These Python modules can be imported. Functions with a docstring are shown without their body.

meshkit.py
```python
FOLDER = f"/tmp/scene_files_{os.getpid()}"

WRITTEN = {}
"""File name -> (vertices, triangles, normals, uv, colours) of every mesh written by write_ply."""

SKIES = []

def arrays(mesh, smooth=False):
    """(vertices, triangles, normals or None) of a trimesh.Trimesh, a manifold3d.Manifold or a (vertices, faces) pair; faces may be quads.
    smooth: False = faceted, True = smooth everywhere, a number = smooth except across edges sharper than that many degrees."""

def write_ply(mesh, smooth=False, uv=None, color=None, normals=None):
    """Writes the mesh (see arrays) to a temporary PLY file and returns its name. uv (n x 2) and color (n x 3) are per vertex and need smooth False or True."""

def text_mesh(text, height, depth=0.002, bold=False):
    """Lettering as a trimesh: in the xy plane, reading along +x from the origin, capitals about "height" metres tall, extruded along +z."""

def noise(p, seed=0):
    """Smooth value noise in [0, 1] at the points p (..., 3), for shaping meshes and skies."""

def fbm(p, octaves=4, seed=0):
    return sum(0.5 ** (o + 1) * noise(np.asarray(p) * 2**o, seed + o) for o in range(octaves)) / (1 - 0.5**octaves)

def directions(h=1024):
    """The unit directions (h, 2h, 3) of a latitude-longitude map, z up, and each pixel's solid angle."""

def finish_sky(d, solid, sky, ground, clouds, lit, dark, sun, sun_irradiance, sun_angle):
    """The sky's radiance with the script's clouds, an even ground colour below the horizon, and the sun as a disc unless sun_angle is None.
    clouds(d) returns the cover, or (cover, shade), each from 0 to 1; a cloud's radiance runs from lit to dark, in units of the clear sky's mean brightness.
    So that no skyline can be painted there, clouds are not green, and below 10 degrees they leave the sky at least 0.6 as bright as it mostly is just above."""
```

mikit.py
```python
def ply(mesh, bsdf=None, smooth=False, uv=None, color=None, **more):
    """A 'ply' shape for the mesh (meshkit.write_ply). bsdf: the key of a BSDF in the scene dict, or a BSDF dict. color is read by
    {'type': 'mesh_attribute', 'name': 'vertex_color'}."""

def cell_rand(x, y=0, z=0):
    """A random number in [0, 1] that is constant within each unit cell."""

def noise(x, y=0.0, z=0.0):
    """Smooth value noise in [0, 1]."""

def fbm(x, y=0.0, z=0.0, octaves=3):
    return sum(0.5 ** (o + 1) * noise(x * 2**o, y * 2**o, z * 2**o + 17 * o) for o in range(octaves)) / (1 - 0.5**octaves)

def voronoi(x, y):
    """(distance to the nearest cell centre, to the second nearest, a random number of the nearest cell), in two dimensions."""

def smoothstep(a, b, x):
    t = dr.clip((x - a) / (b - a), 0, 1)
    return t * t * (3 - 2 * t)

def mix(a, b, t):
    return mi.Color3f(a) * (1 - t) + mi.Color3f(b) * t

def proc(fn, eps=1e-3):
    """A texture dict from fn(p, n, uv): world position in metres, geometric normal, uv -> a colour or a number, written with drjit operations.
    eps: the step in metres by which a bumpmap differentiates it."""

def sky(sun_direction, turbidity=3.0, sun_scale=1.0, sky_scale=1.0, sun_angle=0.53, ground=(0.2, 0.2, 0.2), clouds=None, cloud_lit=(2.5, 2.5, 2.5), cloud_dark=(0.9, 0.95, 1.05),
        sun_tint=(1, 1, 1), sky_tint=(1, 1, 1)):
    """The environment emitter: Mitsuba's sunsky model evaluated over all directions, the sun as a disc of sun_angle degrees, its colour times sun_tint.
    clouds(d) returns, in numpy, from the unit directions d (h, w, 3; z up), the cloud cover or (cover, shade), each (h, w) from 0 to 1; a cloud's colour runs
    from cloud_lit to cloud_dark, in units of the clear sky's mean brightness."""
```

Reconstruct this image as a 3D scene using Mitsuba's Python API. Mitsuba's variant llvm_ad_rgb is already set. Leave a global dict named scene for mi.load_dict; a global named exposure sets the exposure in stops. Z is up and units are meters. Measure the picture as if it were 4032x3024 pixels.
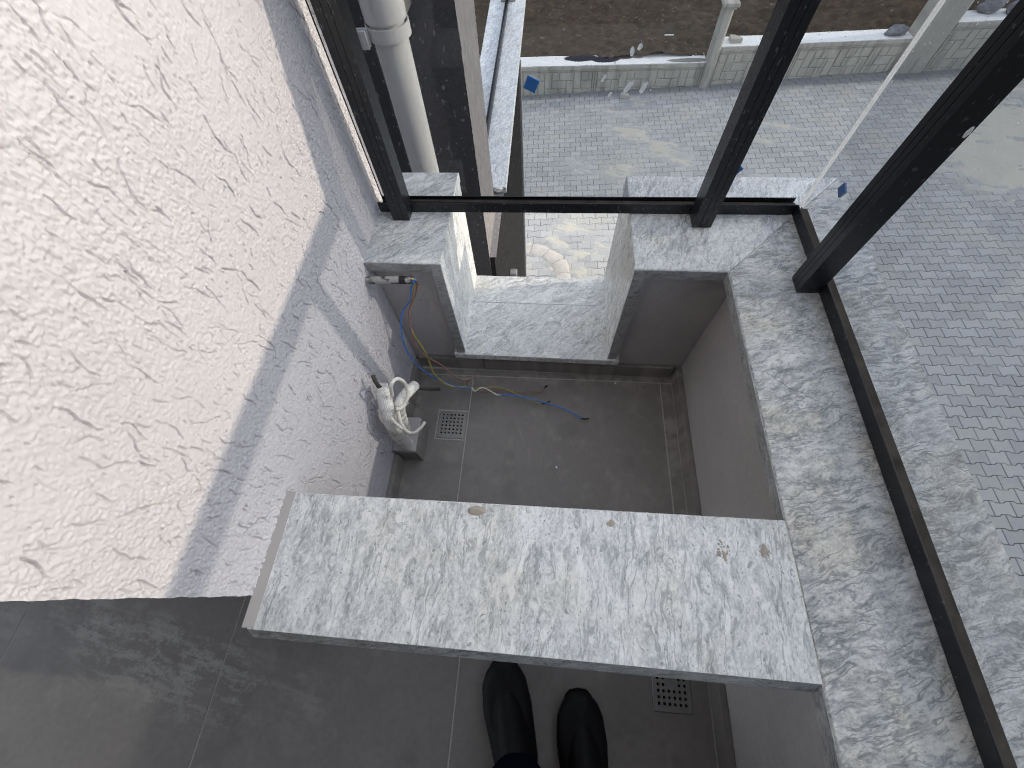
import math, numpy as np, trimesh, manifold3d as m3, drjit as dr, mitsuba as mi, mikit, meshkit
from mikit import proc, fbm, noise, voronoi, smoothstep, mix, cell_rand
T = mi.ScalarTransform4f
rng = np.random.default_rng(7)
scene, labels = {}, {}

# ---------------------------------------------------------------- camera, sky, exposure
CAM = [0, 0, 1.32]                       # metres above the balcony floor
FWD, UP = [-0.0767484, 0.4521196, -0.8886493], [-0.0403646, 0.8891385, 0.4558546]
scene['camera'] = {'type': 'perspective', 'fov': 103.669, 'fov_axis': 'x', 'near_clip': 0.02, 'far_clip': 500.0,
                   'to_world': T().look_at(origin=CAM, target=[CAM[i] + FWD[i] for i in range(3)], up=UP)}
scene['sky'] = mikit.sky([1.0, 0.145, 0.385], turbidity=4, sun_scale=0.17, sky_scale=1.0, sun_angle=0.8, sun_tint=(.82, .96, 1.28), clouds=lambda d: 0.72 + 0 * d[..., 2], cloud_lit=(1.5, 1.52, 1.6))
exposure = 3.85

# ---------------------------------------------------------------- helpers
def num(name):
    used = lambda k: k in scene or k in labels or any(s.startswith(k + '__') for s in scene)
    if not used(name): return name
    i = 1
    while used(f'{name}_{i:03d}'): i += 1
    return f'{name}_{i:03d}'
_n = {}
def pnum(parent, name):                   # numbering of parts, fast
    k = parent + '__' + name
    i = _n.get(k, -1) + 1; _n[k] = i
    return k if i == 0 else f'{k}_{i:03d}'
def thing(name, label, cat=None, group=None, kind=None):
    k = num(name); labels[k] = {'label': label}
    if cat: labels[k]['category'] = cat
    if group: labels[k]['group'] = group
    if kind: labels[k]['kind'] = kind
    return k
def part(parent, name, mesh, mat, label=None, kind=None, smooth=False, uv=None, **kw):
    k = pnum(parent, name)
    scene[k] = mikit.ply(mesh, mat, smooth=smooth, uv=uv, **kw)
    if label or kind:
        labels[k] = {}
        if label: labels[k]['label'] = label
        if kind: labels[k]['kind'] = kind
    return k
def single(name, mesh, mat, label, cat=None, group=None, kind=None, smooth=False):
    k = thing(name, label, cat, group, kind)
    scene[k] = mikit.ply(mesh, mat, smooth=smooth)
    return k
def tm(man):
    q = man.to_mesh(); return trimesh.Trimesh(np.array(q.vert_properties[:, :3]), np.array(q.tri_verts), process=False)
def man(t):
    return m3.Manifold(m3.Mesh(np.asarray(t.vertices, np.float32), np.asarray(t.faces, np.uint32)))
def box(x0, x1, y0, y1, z0, z1, ch=0.0):
    if ch <= 0:
        return trimesh.creation.box(extents=(x1 - x0, y1 - y0, z1 - z0), transform=trimesh.transformations.translation_matrix(((x0 + x1) / 2, (y0 + y1) / 2, (z0 + z1) / 2)))
    P = []
    for sx in (0, 1):
        for sy in (0, 1):
            for sz in (0, 1):
                c = np.array([(x0, x1)[sx], (y0, y1)[sy], (z0, z1)[sz]]); d = np.array([1 - 2 * sx, 1 - 2 * sy, 1 - 2 * sz]) * ch
                for a in range(3):
                    e = d.copy(); e[a] = 0; P.append(c + e)
    return trimesh.convex.convex_hull(np.array(P))
def cat(*ms): return trimesh.util.concatenate([m for m in ms])
def prism(poly, z0, z1, ch=0.002):
    """convex polygon (ccw) extruded with small chamfers"""
    poly = np.array(poly, float)
    c = poly.mean(0); d = poly - c
    n = len(poly); ins = []
    for i in range(n):
        a, b, e = poly[i - 1], poly[i], poly[(i + 1) % n]
        u = (a - b) / np.linalg.norm(a - b); v = (e - b) / np.linalg.norm(e - b)
        s = np.linalg.norm(np.cross(np.r_[u, 0], np.r_[v, 0])); ins.append(b + (u + v) / max(s, .2) * ch)
    ins = np.array(ins)
    z = lambda p, h: np.c_[p, np.full(n, h)]
    return trimesh.convex.convex_hull(np.vstack([z(ins, z0), z(poly, z0 + ch), z(poly, z1 - ch), z(ins, z1)]))
def grain_uv(mesh, ang=0.0, off=0.0, side=0.0):
    """unshared vertices and uv in metres, second coordinate along the stone's grain"""
    v = mesh.triangles.reshape(-1, 3); f = np.arange(len(v)).reshape(-1, 3)
    nrm = np.repeat(np.abs(mesh.face_normals), 3, axis=0); ax = nrm.argmax(1)
    uv = np.where((ax == 2)[:, None], v[:, :2], np.where((ax == 0)[:, None], v[:, 1:], v[:, [0, 2]]))
    a = np.where(ax == 2, ang, side); c, s = np.cos(a), np.sin(a)
    uv = np.c_[uv[:, 0] * c - uv[:, 1] * s, uv[:, 0] * s + uv[:, 1] * c] + off
    return trimesh.Trimesh(v, f, process=False), uv
def stone(parent, name, mesh, ang=0.0, off=0.0, mat='marble', label=None, side=0.0):
    m, uv = grain_uv(mesh, ang, off, side)
    return part(parent, name, m, mat, label, uv=uv)
def tube(pts, r, sides=10, n=4, caps=True):
    """smooth swept tube through the points"""
    p = np.array(pts, float); k = len(p)
    if k > 2 and n > 1:
        from scipy.interpolate import CubicSpline
        t = np.r_[0, np.cumsum(np.linalg.norm(np.diff(p, axis=0), axis=1))]
        p = CubicSpline(t, p)(np.linspace(0, t[-1], (k - 1) * n + 1))
    rad = np.broadcast_to(np.interp(np.linspace(0, 1, len(p)), np.linspace(0, 1, np.size(r)), np.atleast_1d(r)), (len(p),))
    tg = np.gradient(p, axis=0); tg /= np.linalg.norm(tg, axis=1, keepdims=True)
    a = np.cross(tg[0], [0.31, 0.2, 0.93]); a /= np.linalg.norm(a); fr = []
    for i in range(len(p)):
        a = a - tg[i] * (a @ tg[i]); a /= np.linalg.norm(a); fr.append((a, np.cross(tg[i], a)))
    th = np.arange(sides) * 2 * np.pi / sides
    v = np.vstack([p[i] + rad[i] * (np.cos(th)[:, None] * fr[i][0] + np.sin(th)[:, None] * fr[i][1]) for i in range(len(p))])
    f = []
    for i in range(len(p) - 1):
        for j in range(sides):
            q = [i * sides + j, i * sides + (j + 1) % sides, (i + 1) * sides + (j + 1) % sides, (i + 1) * sides + j]
            f += [[q[0], q[1], q[2]], [q[0], q[2], q[3]]]
    if caps:
        v = np.vstack([v, p[0], p[-1]]); b = len(v) - 2
        for j in range(sides):
            f += [[b, (j + 1) % sides, j], [b + 1, (len(p) - 1) * sides + j, (len(p) - 1) * sides + (j + 1) % sides]]
    return trimesh.Trimesh(v, f, process=False)
def grid(nu, nv):
    i, j = np.meshgrid(np.arange(nu - 1), np.arange(nv - 1), indexing='ij'); a = (i * nv + j).ravel()
    return np.vstack([np.c_[a, a + nv, a + nv + 1], np.c_[a, a + nv + 1, a + 1]])
def gouges(H, res, count, seed, lmin=.006, lmax=.09, depth=.0045, width=.0022, slant=0.0, power=4.2):
    """trowel gouges pressed into a height field H[u, v], mostly along v"""
    g = np.random.default_rng(seed); nu, nv = H.shape
    cl = g.random((max(3, count // 25), 2)) * [nu, nv]
    for i in range(count):
        if g.random() < .35:
            c = cl[g.integers(len(cl))] + g.normal(0, .05 / res, 2)
        else: c = g.random(2) * [nu, nv]
        L = lmin + (lmax - lmin) * g.random() ** power
        w = width * (0.65 + g.random() * .7); dp = depth * (.4 + .6 * g.random()) * min(1, .5 + L * 14)
        ang = g.normal(slant, .2); st = max(3, int(L / res)); p = c.copy()
        R = max(2, int(np.ceil(1.3 * w / res)))
        oy, ox = np.mgrid[-R:R + 1, -R:R + 1]; wob = .7
        for s in range(st):
            ang += g.normal(0, .14) - (ang - slant) * .04
            p = p + [math.sin(ang), math.cos(ang)]
            a, b = int(p[0]), int(p[1])
            if a < R or b < R or a >= nu - R or b >= nv - R: continue
            wob = .75 * wob + .25 * (g.random() * 1.5 - .1); e = math.sin(math.pi * (s + 1) / (st + 1)) ** .4 * min(1, max(.12, wob * 1.3))
            k = -dp * e * np.exp(-((((oy - (p[0] - a)) ** 2 + (ox - (p[1] - b)) ** 2) * res * res) / (w * .52 * (.6 + .4 * e)) ** 2) ** 1.5)
            sub = H[a - R:a + R + 1, b - R:b + R + 1]; np.minimum(sub, k, out=sub)
    return H
def plaster(o, eu, ev, nrm, Lu, Lv, res, count, seed, grainy=.0011, lump=.0016, slant=0.0, ragged=0.0, **kw):
    """rough scratched render as a displaced sheet from o along eu, ev; nrm points outwards"""
    nu, nv = int(Lu / res) + 1, int(Lv / res) + 1
    U, V = np.meshgrid(np.linspace(0, Lu, nu), np.linspace(0, Lv, nv), indexing='ij')
    q = np.stack([U, V, U * 0 + seed * 3.7], -1)
    patch = meshkit.fbm(q * [9, 6, 1], 2, seed)
    H = gouges(np.zeros((nu, nv)), Lu / (nu - 1), count, seed, slant=slant, **kw)
    patch = np.clip((patch - .3) / .4, 0, 1)
    H = H + grainy * (meshkit.fbm(q * [390, 320, 1], 2, seed + 5) - .5) * 2 * (.55 + .6 * patch)
    H = H + lump * (meshkit.fbm(q * [150, 105, 1], 3, seed + 9) - .5) * 2 * (.4 + .75 * patch) + .0012 * (meshkit.fbm(q * 11, 2, seed + 3) - .5)
    P = np.array(o) + U[..., None] * np.array(eu) + V[..., None] * np.array(ev) + H[..., None] * np.array(nrm)
    if ragged:
        e = ragged * (meshkit.fbm(np.stack([V[0] * 55, V[0] * 0, V[0] * 0 + seed], -1), 3, seed) - .5) * 2
        P[0] += e[:, None] * np.array(eu)
    f = grid(nu, nv)
    if np.dot(np.cross(eu, ev), nrm) < 0: f = f[:, ::-1]
    return trimesh.Trimesh(P.reshape(-1, 3), f, process=False)
def spline(pts, n=6):
    from scipy.interpolate import CubicSpline
    p = np.array(pts, float); return CubicSpline(np.arange(len(p)), p)(np.linspace(0, len(p) - 1, (len(p) - 1) * n + 1))
def blob(c, r, seed, amp=.3, sub=2, freq=1.6):
    """uneven lump of stone or mortar"""
    s = trimesh.creation.icosphere(subdivisions=sub); v = np.array(s.vertices)
    d = 1 + amp * (meshkit.fbm(v * freq + seed * 5.3, 3, seed) - .5) * 2
    return trimesh.Trimesh(v * d[:, None] * np.array(r) + np.array(c), s.faces, process=False)

# ---------------------------------------------------------------- ground plane under the building
G = lambda x, y: -3.3808 + .0347 * np.asarray(x) - .008 * np.asarray(y)
TH, PL, PW = .0102, .2, .138
E1, E2 = np.array([math.cos(TH), math.sin(TH)]), np.array([-math.sin(TH), math.cos(TH)])
P0 = np.array([.1294, 7.2569])            # a joint between two pavers

# ---------------------------------------------------------------- materials
def rgb(*c): return {'type': 'rgb', 'value': list(c)}
def diffuse(key, tex): scene[key] = {'type': 'twosided', 'bsdf': {'type': 'diffuse', 'reflectance': tex}}
def prin(key, tex, rough=.5, metallic=0.0, spec=.5, **kw):
    scene[key] = {'type': 'twosided', 'bsdf': {'type': 'principled', 'base_color': tex, 'roughness': rough, 'metallic': metallic, 'specular': spec, **kw}}
def f_plaster(p, n, uv):
    t = fbm(p.x * 6 + p.y * 6, p.z * 6, 3.0, 3)
    return mix((.475, .464, .495), (.53, .518, .55), t)
def f_grey(p, n, uv):
    t = fbm(p.x * 7 + 3, p.y * 7, p.z * 7, 3); s = fbm(p.x * 140, p.y * 140, p.z * 140, 2)
    return mix((.40, .38, .38), (.55, .525, .522), t * .6 + s * .4)
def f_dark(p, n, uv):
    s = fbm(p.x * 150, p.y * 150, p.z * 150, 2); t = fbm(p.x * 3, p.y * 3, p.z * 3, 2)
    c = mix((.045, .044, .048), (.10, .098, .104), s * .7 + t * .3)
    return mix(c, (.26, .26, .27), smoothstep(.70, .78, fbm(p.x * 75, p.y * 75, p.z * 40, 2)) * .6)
def f_charcoal(p, n, uv):
    s = fbm(p.x * 50, p.y * 50, p.z * 30, 3)
    return mix((.018, .018, .019), (.045, .044, .046), s)
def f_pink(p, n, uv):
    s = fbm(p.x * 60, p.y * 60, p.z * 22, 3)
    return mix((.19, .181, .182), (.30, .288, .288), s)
def f_marble(p, n, uv):
    u, v = uv.x, uv.y
    wx, wy = fbm(u * 12, v * 7, 1.5, 3) - .5, fbm(u * 12 + 9, v * 8, 4.5, 3) - .5
    w2 = fbm(u * 80, v * 55, 8.5, 2) - .5
    a, b = u + .03 * wx + .010 * w2, v + .035 * wy + .008 * w2
    base = fbm(a * 75, b * 26, 3.5, 5)
    fine = fbm(a * 380, b * 200, 5.5, 3)
    big = fbm(u * 11 + 2, v * 6, 7.5, 4)
    d1, d2, r = voronoi(a * 110, b * 55)
    patch = smoothstep(.42, .6, fbm(u * 26, v * 16, 11.5, 3))
    k = smoothstep(.28, .68, .40 * base + .44 * fine + .16 * big)
    c = mix((.33, .345, .355), (.77, .78, .775), k)
    rim = (1 - smoothstep(.0, .18, d2 - d1)) * patch
    c = mix(c, (.80, .80, .79), rim * .32)
    c = mix(c, mix((.43, .445, .455), (.84, .84, .83), r), smoothstep(.45, .2, d1) * patch * .35)
    c = mix(c, (.85, .85, .84), smoothstep(.60, .72, fbm(a * 42, b * 22, 14.5, 4)) * .6)
    streak = smoothstep(.58, .70, fbm(a * 120, b * 22, 21.5, 4)) * smoothstep(.42, .6, fbm(u * 14, v * 9, 31.5, 3))
    c = mix(c, (.17, .185, .195), streak * .42)
    hair = smoothstep(.93, .985, 1 - dr.abs(2 * fbm(a * 52, b * 9, 51.5, 4) - 1)) * smoothstep(.38, .55, fbm(u * 18, v * 9, 57.5, 3))
    c = mix(c, (.2, .215, .225), hair * .5)
    speck = smoothstep(.68, .76, fbm(a * 260, b * 150, 24.5, 2))
    c = mix(c, (.18, .19, .19), speck * .6)
    warm = smoothstep(.5, .75, fbm(u * 9 + 5, v * 8, 41.5, 3))
    return c * mix((1, 1, 1), (.95, .925, .86), warm * .7)
def f_coping(p, n, uv):                     # swirlier, greyer bed of the long coping stones
    u, v = uv.x, uv.y
    wx, wy = fbm(u * 9, v * 6, 1.5, 3) - .5, fbm(u * 9 + 9, v * 6, 4.5, 3) - .5
    w2 = fbm(u * 50, v * 30, 8.5, 2) - .5
    a, b = u + .055 * wx + .012 * w2, v + .07 * wy
    base = fbm(a * 95, b * 34, 3.5, 5); fine = fbm(a * 420, b * 220, 5.5, 3)
    big = fbm(u * 10 + 2, v * 5, 7.5, 4)
    k = smoothstep(.29, .69, .44 * base + .34 * fine + .22 * big)
    c = mix((.22, .232, .24), (.70, .70, .68), k)
    line = smoothstep(.55, .66, fbm(a * 150, b * 32, 21.5, 4)) * smoothstep(.36, .56, fbm(u * 16, v * 11, 31.5, 3))
    hair = smoothstep(.93, .985, 1 - dr.abs(2 * fbm(a * 60, b * 14, 51.5, 4) - 1)) * smoothstep(.36, .52, fbm(u * 14, v * 9, 57.5, 3))
    c = mix(c, (.13, .143, .156), dr.maximum(line * .55, hair * .6))
    c = mix(c, (.74, .74, .72), smoothstep(.60, .70, fbm(a * 58, b * 24, 14.5, 4)) * .6)
    speck = smoothstep(.68, .76, fbm(a * 240, b * 140, 24.5, 2))
    c = mix(c, (.17, .18, .185), speck * .5)
    warm = smoothstep(.42, .7, fbm(u * 13 + 5, v * 11, 41.5, 4))
    crack = smoothstep(.0016, .0004, dr.abs(p.x - (.614 - (p.y - .339) * 1.65) + .05 * (fbm(p.x * 25, p.y * 25, 2.5, 3) - .5))) * smoothstep(.40, .44, p.x)
    crack2 = smoothstep(.0015, .0005, dr.abs(p.y - .47 - .75 * (p.x - .475) + .06 * (fbm(p.x * 45, p.y * 45, 6.5, 2) - .5))) * smoothstep(.437, .45, p.x) * smoothstep(.52, .505, p.x)
    c = mix(c, (.09, .1, .11), crack * .75); c = mix(c, (.86, .86, .85), crack2 * .8)
    return c * mix((1, 1, 1), (.95, .915, .835), warm * .8)
def f_tile(p, n, uv):
    t = fbm(p.x * 5, p.y * 5, 3.5, 4); s = fbm(p.x * 90, p.y * 90, 8.5, 2)
    c = mix((.166, .154, .145), (.260, .241, .227), .55 * t + .45 * s)
    # dried swipes of cement slurry left of the shelf
    yy = p.y + .16 * (p.x + 1.0) + .05 * (fbm(p.x * 5, p.y * 5, 31.5, 2) - .5)
    st = .55 * fbm(p.x * 7 + 2, yy * 62, 2.5, 5) + .45 * fbm(p.x * 17 + yy * 12, yy * 24 - p.x * 6, 5.5, 4)
    reg = smoothstep(1.05, .25, dr.sqrt(dr.square((p.x + 1.05) / .62) + dr.square((yy + .255) / .14)) + .9 * (fbm(p.x * 7, p.y * 11, 6.5, 4) - .5))
    st = st * .72 + .28 * fbm(p.x * 130, p.y * 190, 7.5, 3)
    c = mix(c, (.45, .435, .40), reg * smoothstep(.45, .60, st) * .6)
    # wiped dust inside the recess
    rr = dr.sqrt(dr.square(p.x + .30) + dr.square(p.y - .42))
    arc = smoothstep(.5, .78, fbm(rr * 46, dr.atan2(p.y - .42, p.x + .30) * 3, 9.5, 4)) * smoothstep(.1, .3, p.y)
    c = mix(c, (.30, .285, .26), arc * .35 * smoothstep(.4, .65, fbm(p.x * 7, p.y * 7, 12.5, 2)))
    edge = dr.maximum(smoothstep(.055, .0, dr.abs(p.y - .705)), dr.maximum(smoothstep(.05, 0, dr.abs(p.x - .44)), smoothstep(.035, 0, dr.abs(p.x + .448)))) * smoothstep(.05, .1, p.y)
    c = mix(c, (.38, .36, .33), edge * smoothstep(.42, .68, fbm(p.x * 22, p.y * 22, 18.5, 4)) * .6)
    dust = smoothstep(.58, .75, fbm(p.x * 16, p.y * 16, 15.5, 4))
    c = mix(c, (.085, .08, .075), smoothstep(.55, .72, fbm(p.x * 10 + 4, p.y * 10, 25.5, 4)) * .2)
    return mix(c, (.29, .275, .253), dust * .4)
def f_paver(p, n, uv):
    x, y = p.x - P0[0], p.y - P0[1]
    u, v = (x * float(E1[0]) + y * float(E1[1])) / PL, (x * float(E2[0]) + y * float(E2[1])) / PW
    row = dr.floor(v + .5); odd = row - 2 * dr.floor(row / 2)
    col = dr.floor(u + .5 * odd)
    r = cell_rand(col, row, 3)
    s = fbm(p.x * 55, p.y * 55, 2.5, 3); t = fbm(p.x * 1.1, p.y * 1.1, 5.5, 3)
    c = mix((.30, .30, .295), (.49, .488, .472), r * .42 + s * .36 + t * .22)
    dirty = smoothstep(.50, .72, fbm(p.x * 1.6 + 4, p.y * 1.6, 8.5, 3) + .1 * (s - .5))
    c = mix(c, (.44, .42, .36), dirty * .5)
    foot_band = smoothstep(9.02, 9.2, p.y + .12 * (fbm(p.x * 3, p.y * 3, 3.5, 2) - .5))  # pavers get darker in a band along the boundary wall
    return mix(c, (.2, .203, .215), foot_band * .75)
def f_sand(p, n, uv):
    s = fbm(p.x * 60, p.y * 60, 2.5, 3); t = fbm(p.x * 4, p.y * 4, 6.5, 3)
    return mix((.41, .385, .32), (.56, .535, .46), .6 * s + .4 * t)
def f_soil(p, n, uv):
    s = fbm(p.x * 3, p.y * 9, 2.5, 4); t = fbm(p.x * 30, p.y * 55, 5.5, 3)
    c = mix((.034, .026, .019), (.125, .100, .076), .55 * s + .45 * t)
    return mix(c, (.24, .215, .18), smoothstep(.66, .78, fbm(p.x * 14, p.y * 26, 8.5, 3)) * .5)
def f_conc(p, n, uv):
    s = fbm(p.x * 6, p.z * 6 + p.y * 6, 2.5, 4); t = fbm(p.x * 70, p.z * 70, p.y * 70, 2)
    c = mix((.34, .322, .275), (.52, .495, .43), .6 * s + .4 * t)
    run = smoothstep(.48, .7, fbm(p.x * 9, p.z * 1.6, 4.5, 4))
    c = mix(c, (.21, .2, .175), run * .5)
    hole = smoothstep(.78, .84, fbm(p.x * 34, p.z * 34, 7.5, 2))
    return mix(c, (.08, .078, .07), hole * .7)
def f_cap(p, n, uv):
    w = .13 * (fbm(p.x * 7, p.y * 7, 3.5, 3) - .5)
    c = mix((.66, .655, .62), (.84, .84, .82), fbm(p.x * 9, p.y * 14, 5.5, 3))
    e = lambda cx, cy, rx, ry: smoothstep(1.12, .92, dr.sqrt(dr.square((p.x - cx) / rx) + dr.square((p.y - cy) / ry)) + 2.2 * w)
    c = mix(c, (.035, .036, .045), dr.maximum(e(.5, 9.57, .33, .13), e(.98, 9.5, .28, .12)))
    c = mix(c, (.06, .055, .05), e(1.33, 9.58, .2, .1) * .9)
    c = mix(c, (.25, .24, .21), e(2.6, 9.40, .42, .075))
    c = mix(c, (.23, .12, .08), e(1.62, 9.55, .1, .04) * .8)
    return mix(c, (.1, .1, .1), smoothstep(.70, .76, fbm(p.x * 13, p.y * 16, 9.5, 3)) * .6)
def f_alu(p, n, uv):
    s = smoothstep(.74, .8, fbm(p.x * 260, p.y * 260, p.z * 90, 2)); t = fbm(p.x * 20, p.y * 20, p.z * 6, 3)
    c = mix((.007, .008, .0105), (.014, .0155, .019), t)
    return mix(c, (.16, .165, .17), s * .35)
def f_dirt(p, n, uv):
    s = fbm(p.x * 40, p.y * 40, p.z * 40, 3)
    return mix((.03, .027, .024), (.115, .102, .088), s)
def f_pvc(p, n, uv):
    s = fbm(p.x * 8 + 1, p.y * 8, p.z * 2.2, 4); d = smoothstep(.55, .75, fbm(p.x * 30, p.y * 30, p.z * 5, 3))
    return mix(mix((.50, .49, .47), (.60, .59, .57), s), (.36, .335, .29), d * .5)
def f_dirty(p, n, uv):
    s = fbm(p.x * 70, p.y * 90, p.z * 90, 3)
    return mix((.055, .058, .065), (.33, .325, .31), smoothstep(.36, .55, s))
def f_plate(p, n, uv):
    return mix((.24, .235, .228), (.33, .325, .315), fbm(p.x * 60, p.y * 60, 2.5, 3))
def f_foam(p, n, uv):
    s = fbm(p.x * 60, p.y * 60, p.z * 60, 3)
    return mix((.50, .47, .41), (.80, .79, .765), smoothstep(.22, .5, s))
def f_ring(p, n, uv):
    s = fbm(p.x * 9, p.y * 9, p.z * 9, 4)
    return mix((.36, .325, .29), (.56, .53, .48), s)
def f_rock(p, n, uv):
    return mix((.12, .12, .13), (.32, .32, .33), fbm(p.x * 14, p.y * 14, p.z * 14, 4))
diffuse('mat_plaster', proc(f_plaster)); diffuse('mat_grey', proc(f_grey)); diffuse('mat_dark', proc(f_dark)); diffuse('mat_charcoal', proc(f_charcoal)); diffuse('mat_pink', proc(f_pink))
prin('marble', proc(f_marble), .34, spec=.45); prin('marble_dark_gloss', proc(lambda p, n, uv: f_marble(p, n, uv) * .56), .15, spec=.5); prin('marble_coping', proc(f_coping), .38, spec=.45)
prin('mat_tile', proc(f_tile), .5, spec=.35); diffuse('mat_paver', proc(f_paver)); diffuse('mat_sand', proc(f_sand)); diffuse('mat_soil', proc(f_soil))
diffuse('mat_conc', proc(f_conc)); diffuse('mat_cap', proc(f_cap)); prin('mat_alu', proc(f_alu), .33, spec=.5); diffuse('mat_dirt', proc(f_dirt))
prin('mat_pvc', proc(f_pvc), .42, spec=.4); prin('mat_plate', proc(f_plate), .42, metallic=.6); diffuse('mat_foam', proc(f_foam)); diffuse('mat_ring', proc(f_ring)); diffuse('mat_rock', proc(f_rock))
prin('mat_conduit', proc(f_dirty), .5); diffuse('mat_joint', rgb(.085, .085, .088)); diffuse('mat_grout', rgb(.42, .405, .38)); diffuse('mat_pit', rgb(.01, .01, .01))
prin('mat_blue_wire', rgb(.06, .19, .58), .4); prin('mat_brown_wire', rgb(.26, .13, .105), .45); prin('mat_yellow_wire', rgb(.42, .37, .06), .45); prin('mat_white_cable', rgb(.68, .66, .6), .5)
prin('mat_black', rgb(.012, .012, .013), .5); prin('mat_shoe', rgb(.005, .005, .006), .6, spec=.2); diffuse('mat_sole', rgb(.012, .012, .012)); diffuse('mat_trouser', rgb(.005, .0065, .012))
diffuse('mat_blue_pad', rgb(.10, .34, .82)); diffuse('mat_pad_side', rgb(.42, .45, .5)); diffuse('mat_white', rgb(.78, .77, .74)); diffuse('mat_fillet', rgb(.30, .283, .283)); diffuse('mat_mortar', rgb(.38, .345, .29)); prin('mat_lace', rgb(.02, .02, .022), .4)
prin('mat_silicone', rgb(.94, .95, .94), .35); prin('mat_tape', rgb(.66, .66, .63), .5); diffuse('mat_stub', rgb(.1, .09, .08))
scene['mat_glass_dim'] = {'type': 'thindielectric', 'int_ior': 1.5, 'specular_transmittance': rgb(.455, .49, .545), 'specular_reflectance': rgb(.4, .4, .4)}  # right pane lets less light through, to weaken the sun on the wall
scene['mat_glass'] = {'type': 'thindielectric', 'int_ior': 1.5, 'specular_transmittance': rgb(.585, .615, .66), 'specular_reflectance': rgb(.4, .4, .4)}
scene['mat_splash'] = {'type': 'principledthin', 'base_color': rgb(.86, .865, .87), 'roughness': .8, 'diff_trans': 1.1, 'spec_trans': 0.0}

# ---------------------------------------------------------------- the house wall on the left
W = -.475
hw = thing('house_wall', 'white house wall in scratched rough render, half in sun and half in shade', 'wall')
part(hw, 'render_coat', plaster([W, -.042, 0], [0, 1, 0], [0, 0, 1], [1, 0, 0], 1.042, 1.26, .00122, 4600, 11, grainy=.0025, lump=.0015, ragged=.0014, depth=.0105, width=.0015, lmin=.003, lmax=.07, power=6), 'mat_plaster', smooth=True)
part(hw, 'wall_core', cat(box(-2.4, W - .012, -.036, .99, 0.0, 3.0), box(W - .03, W - .001, -.036, .995, 1.26, 3.0), box(-2.4, W - .012, -.036, .99, -3.6, -.16)), 'mat_plaster')

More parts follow.
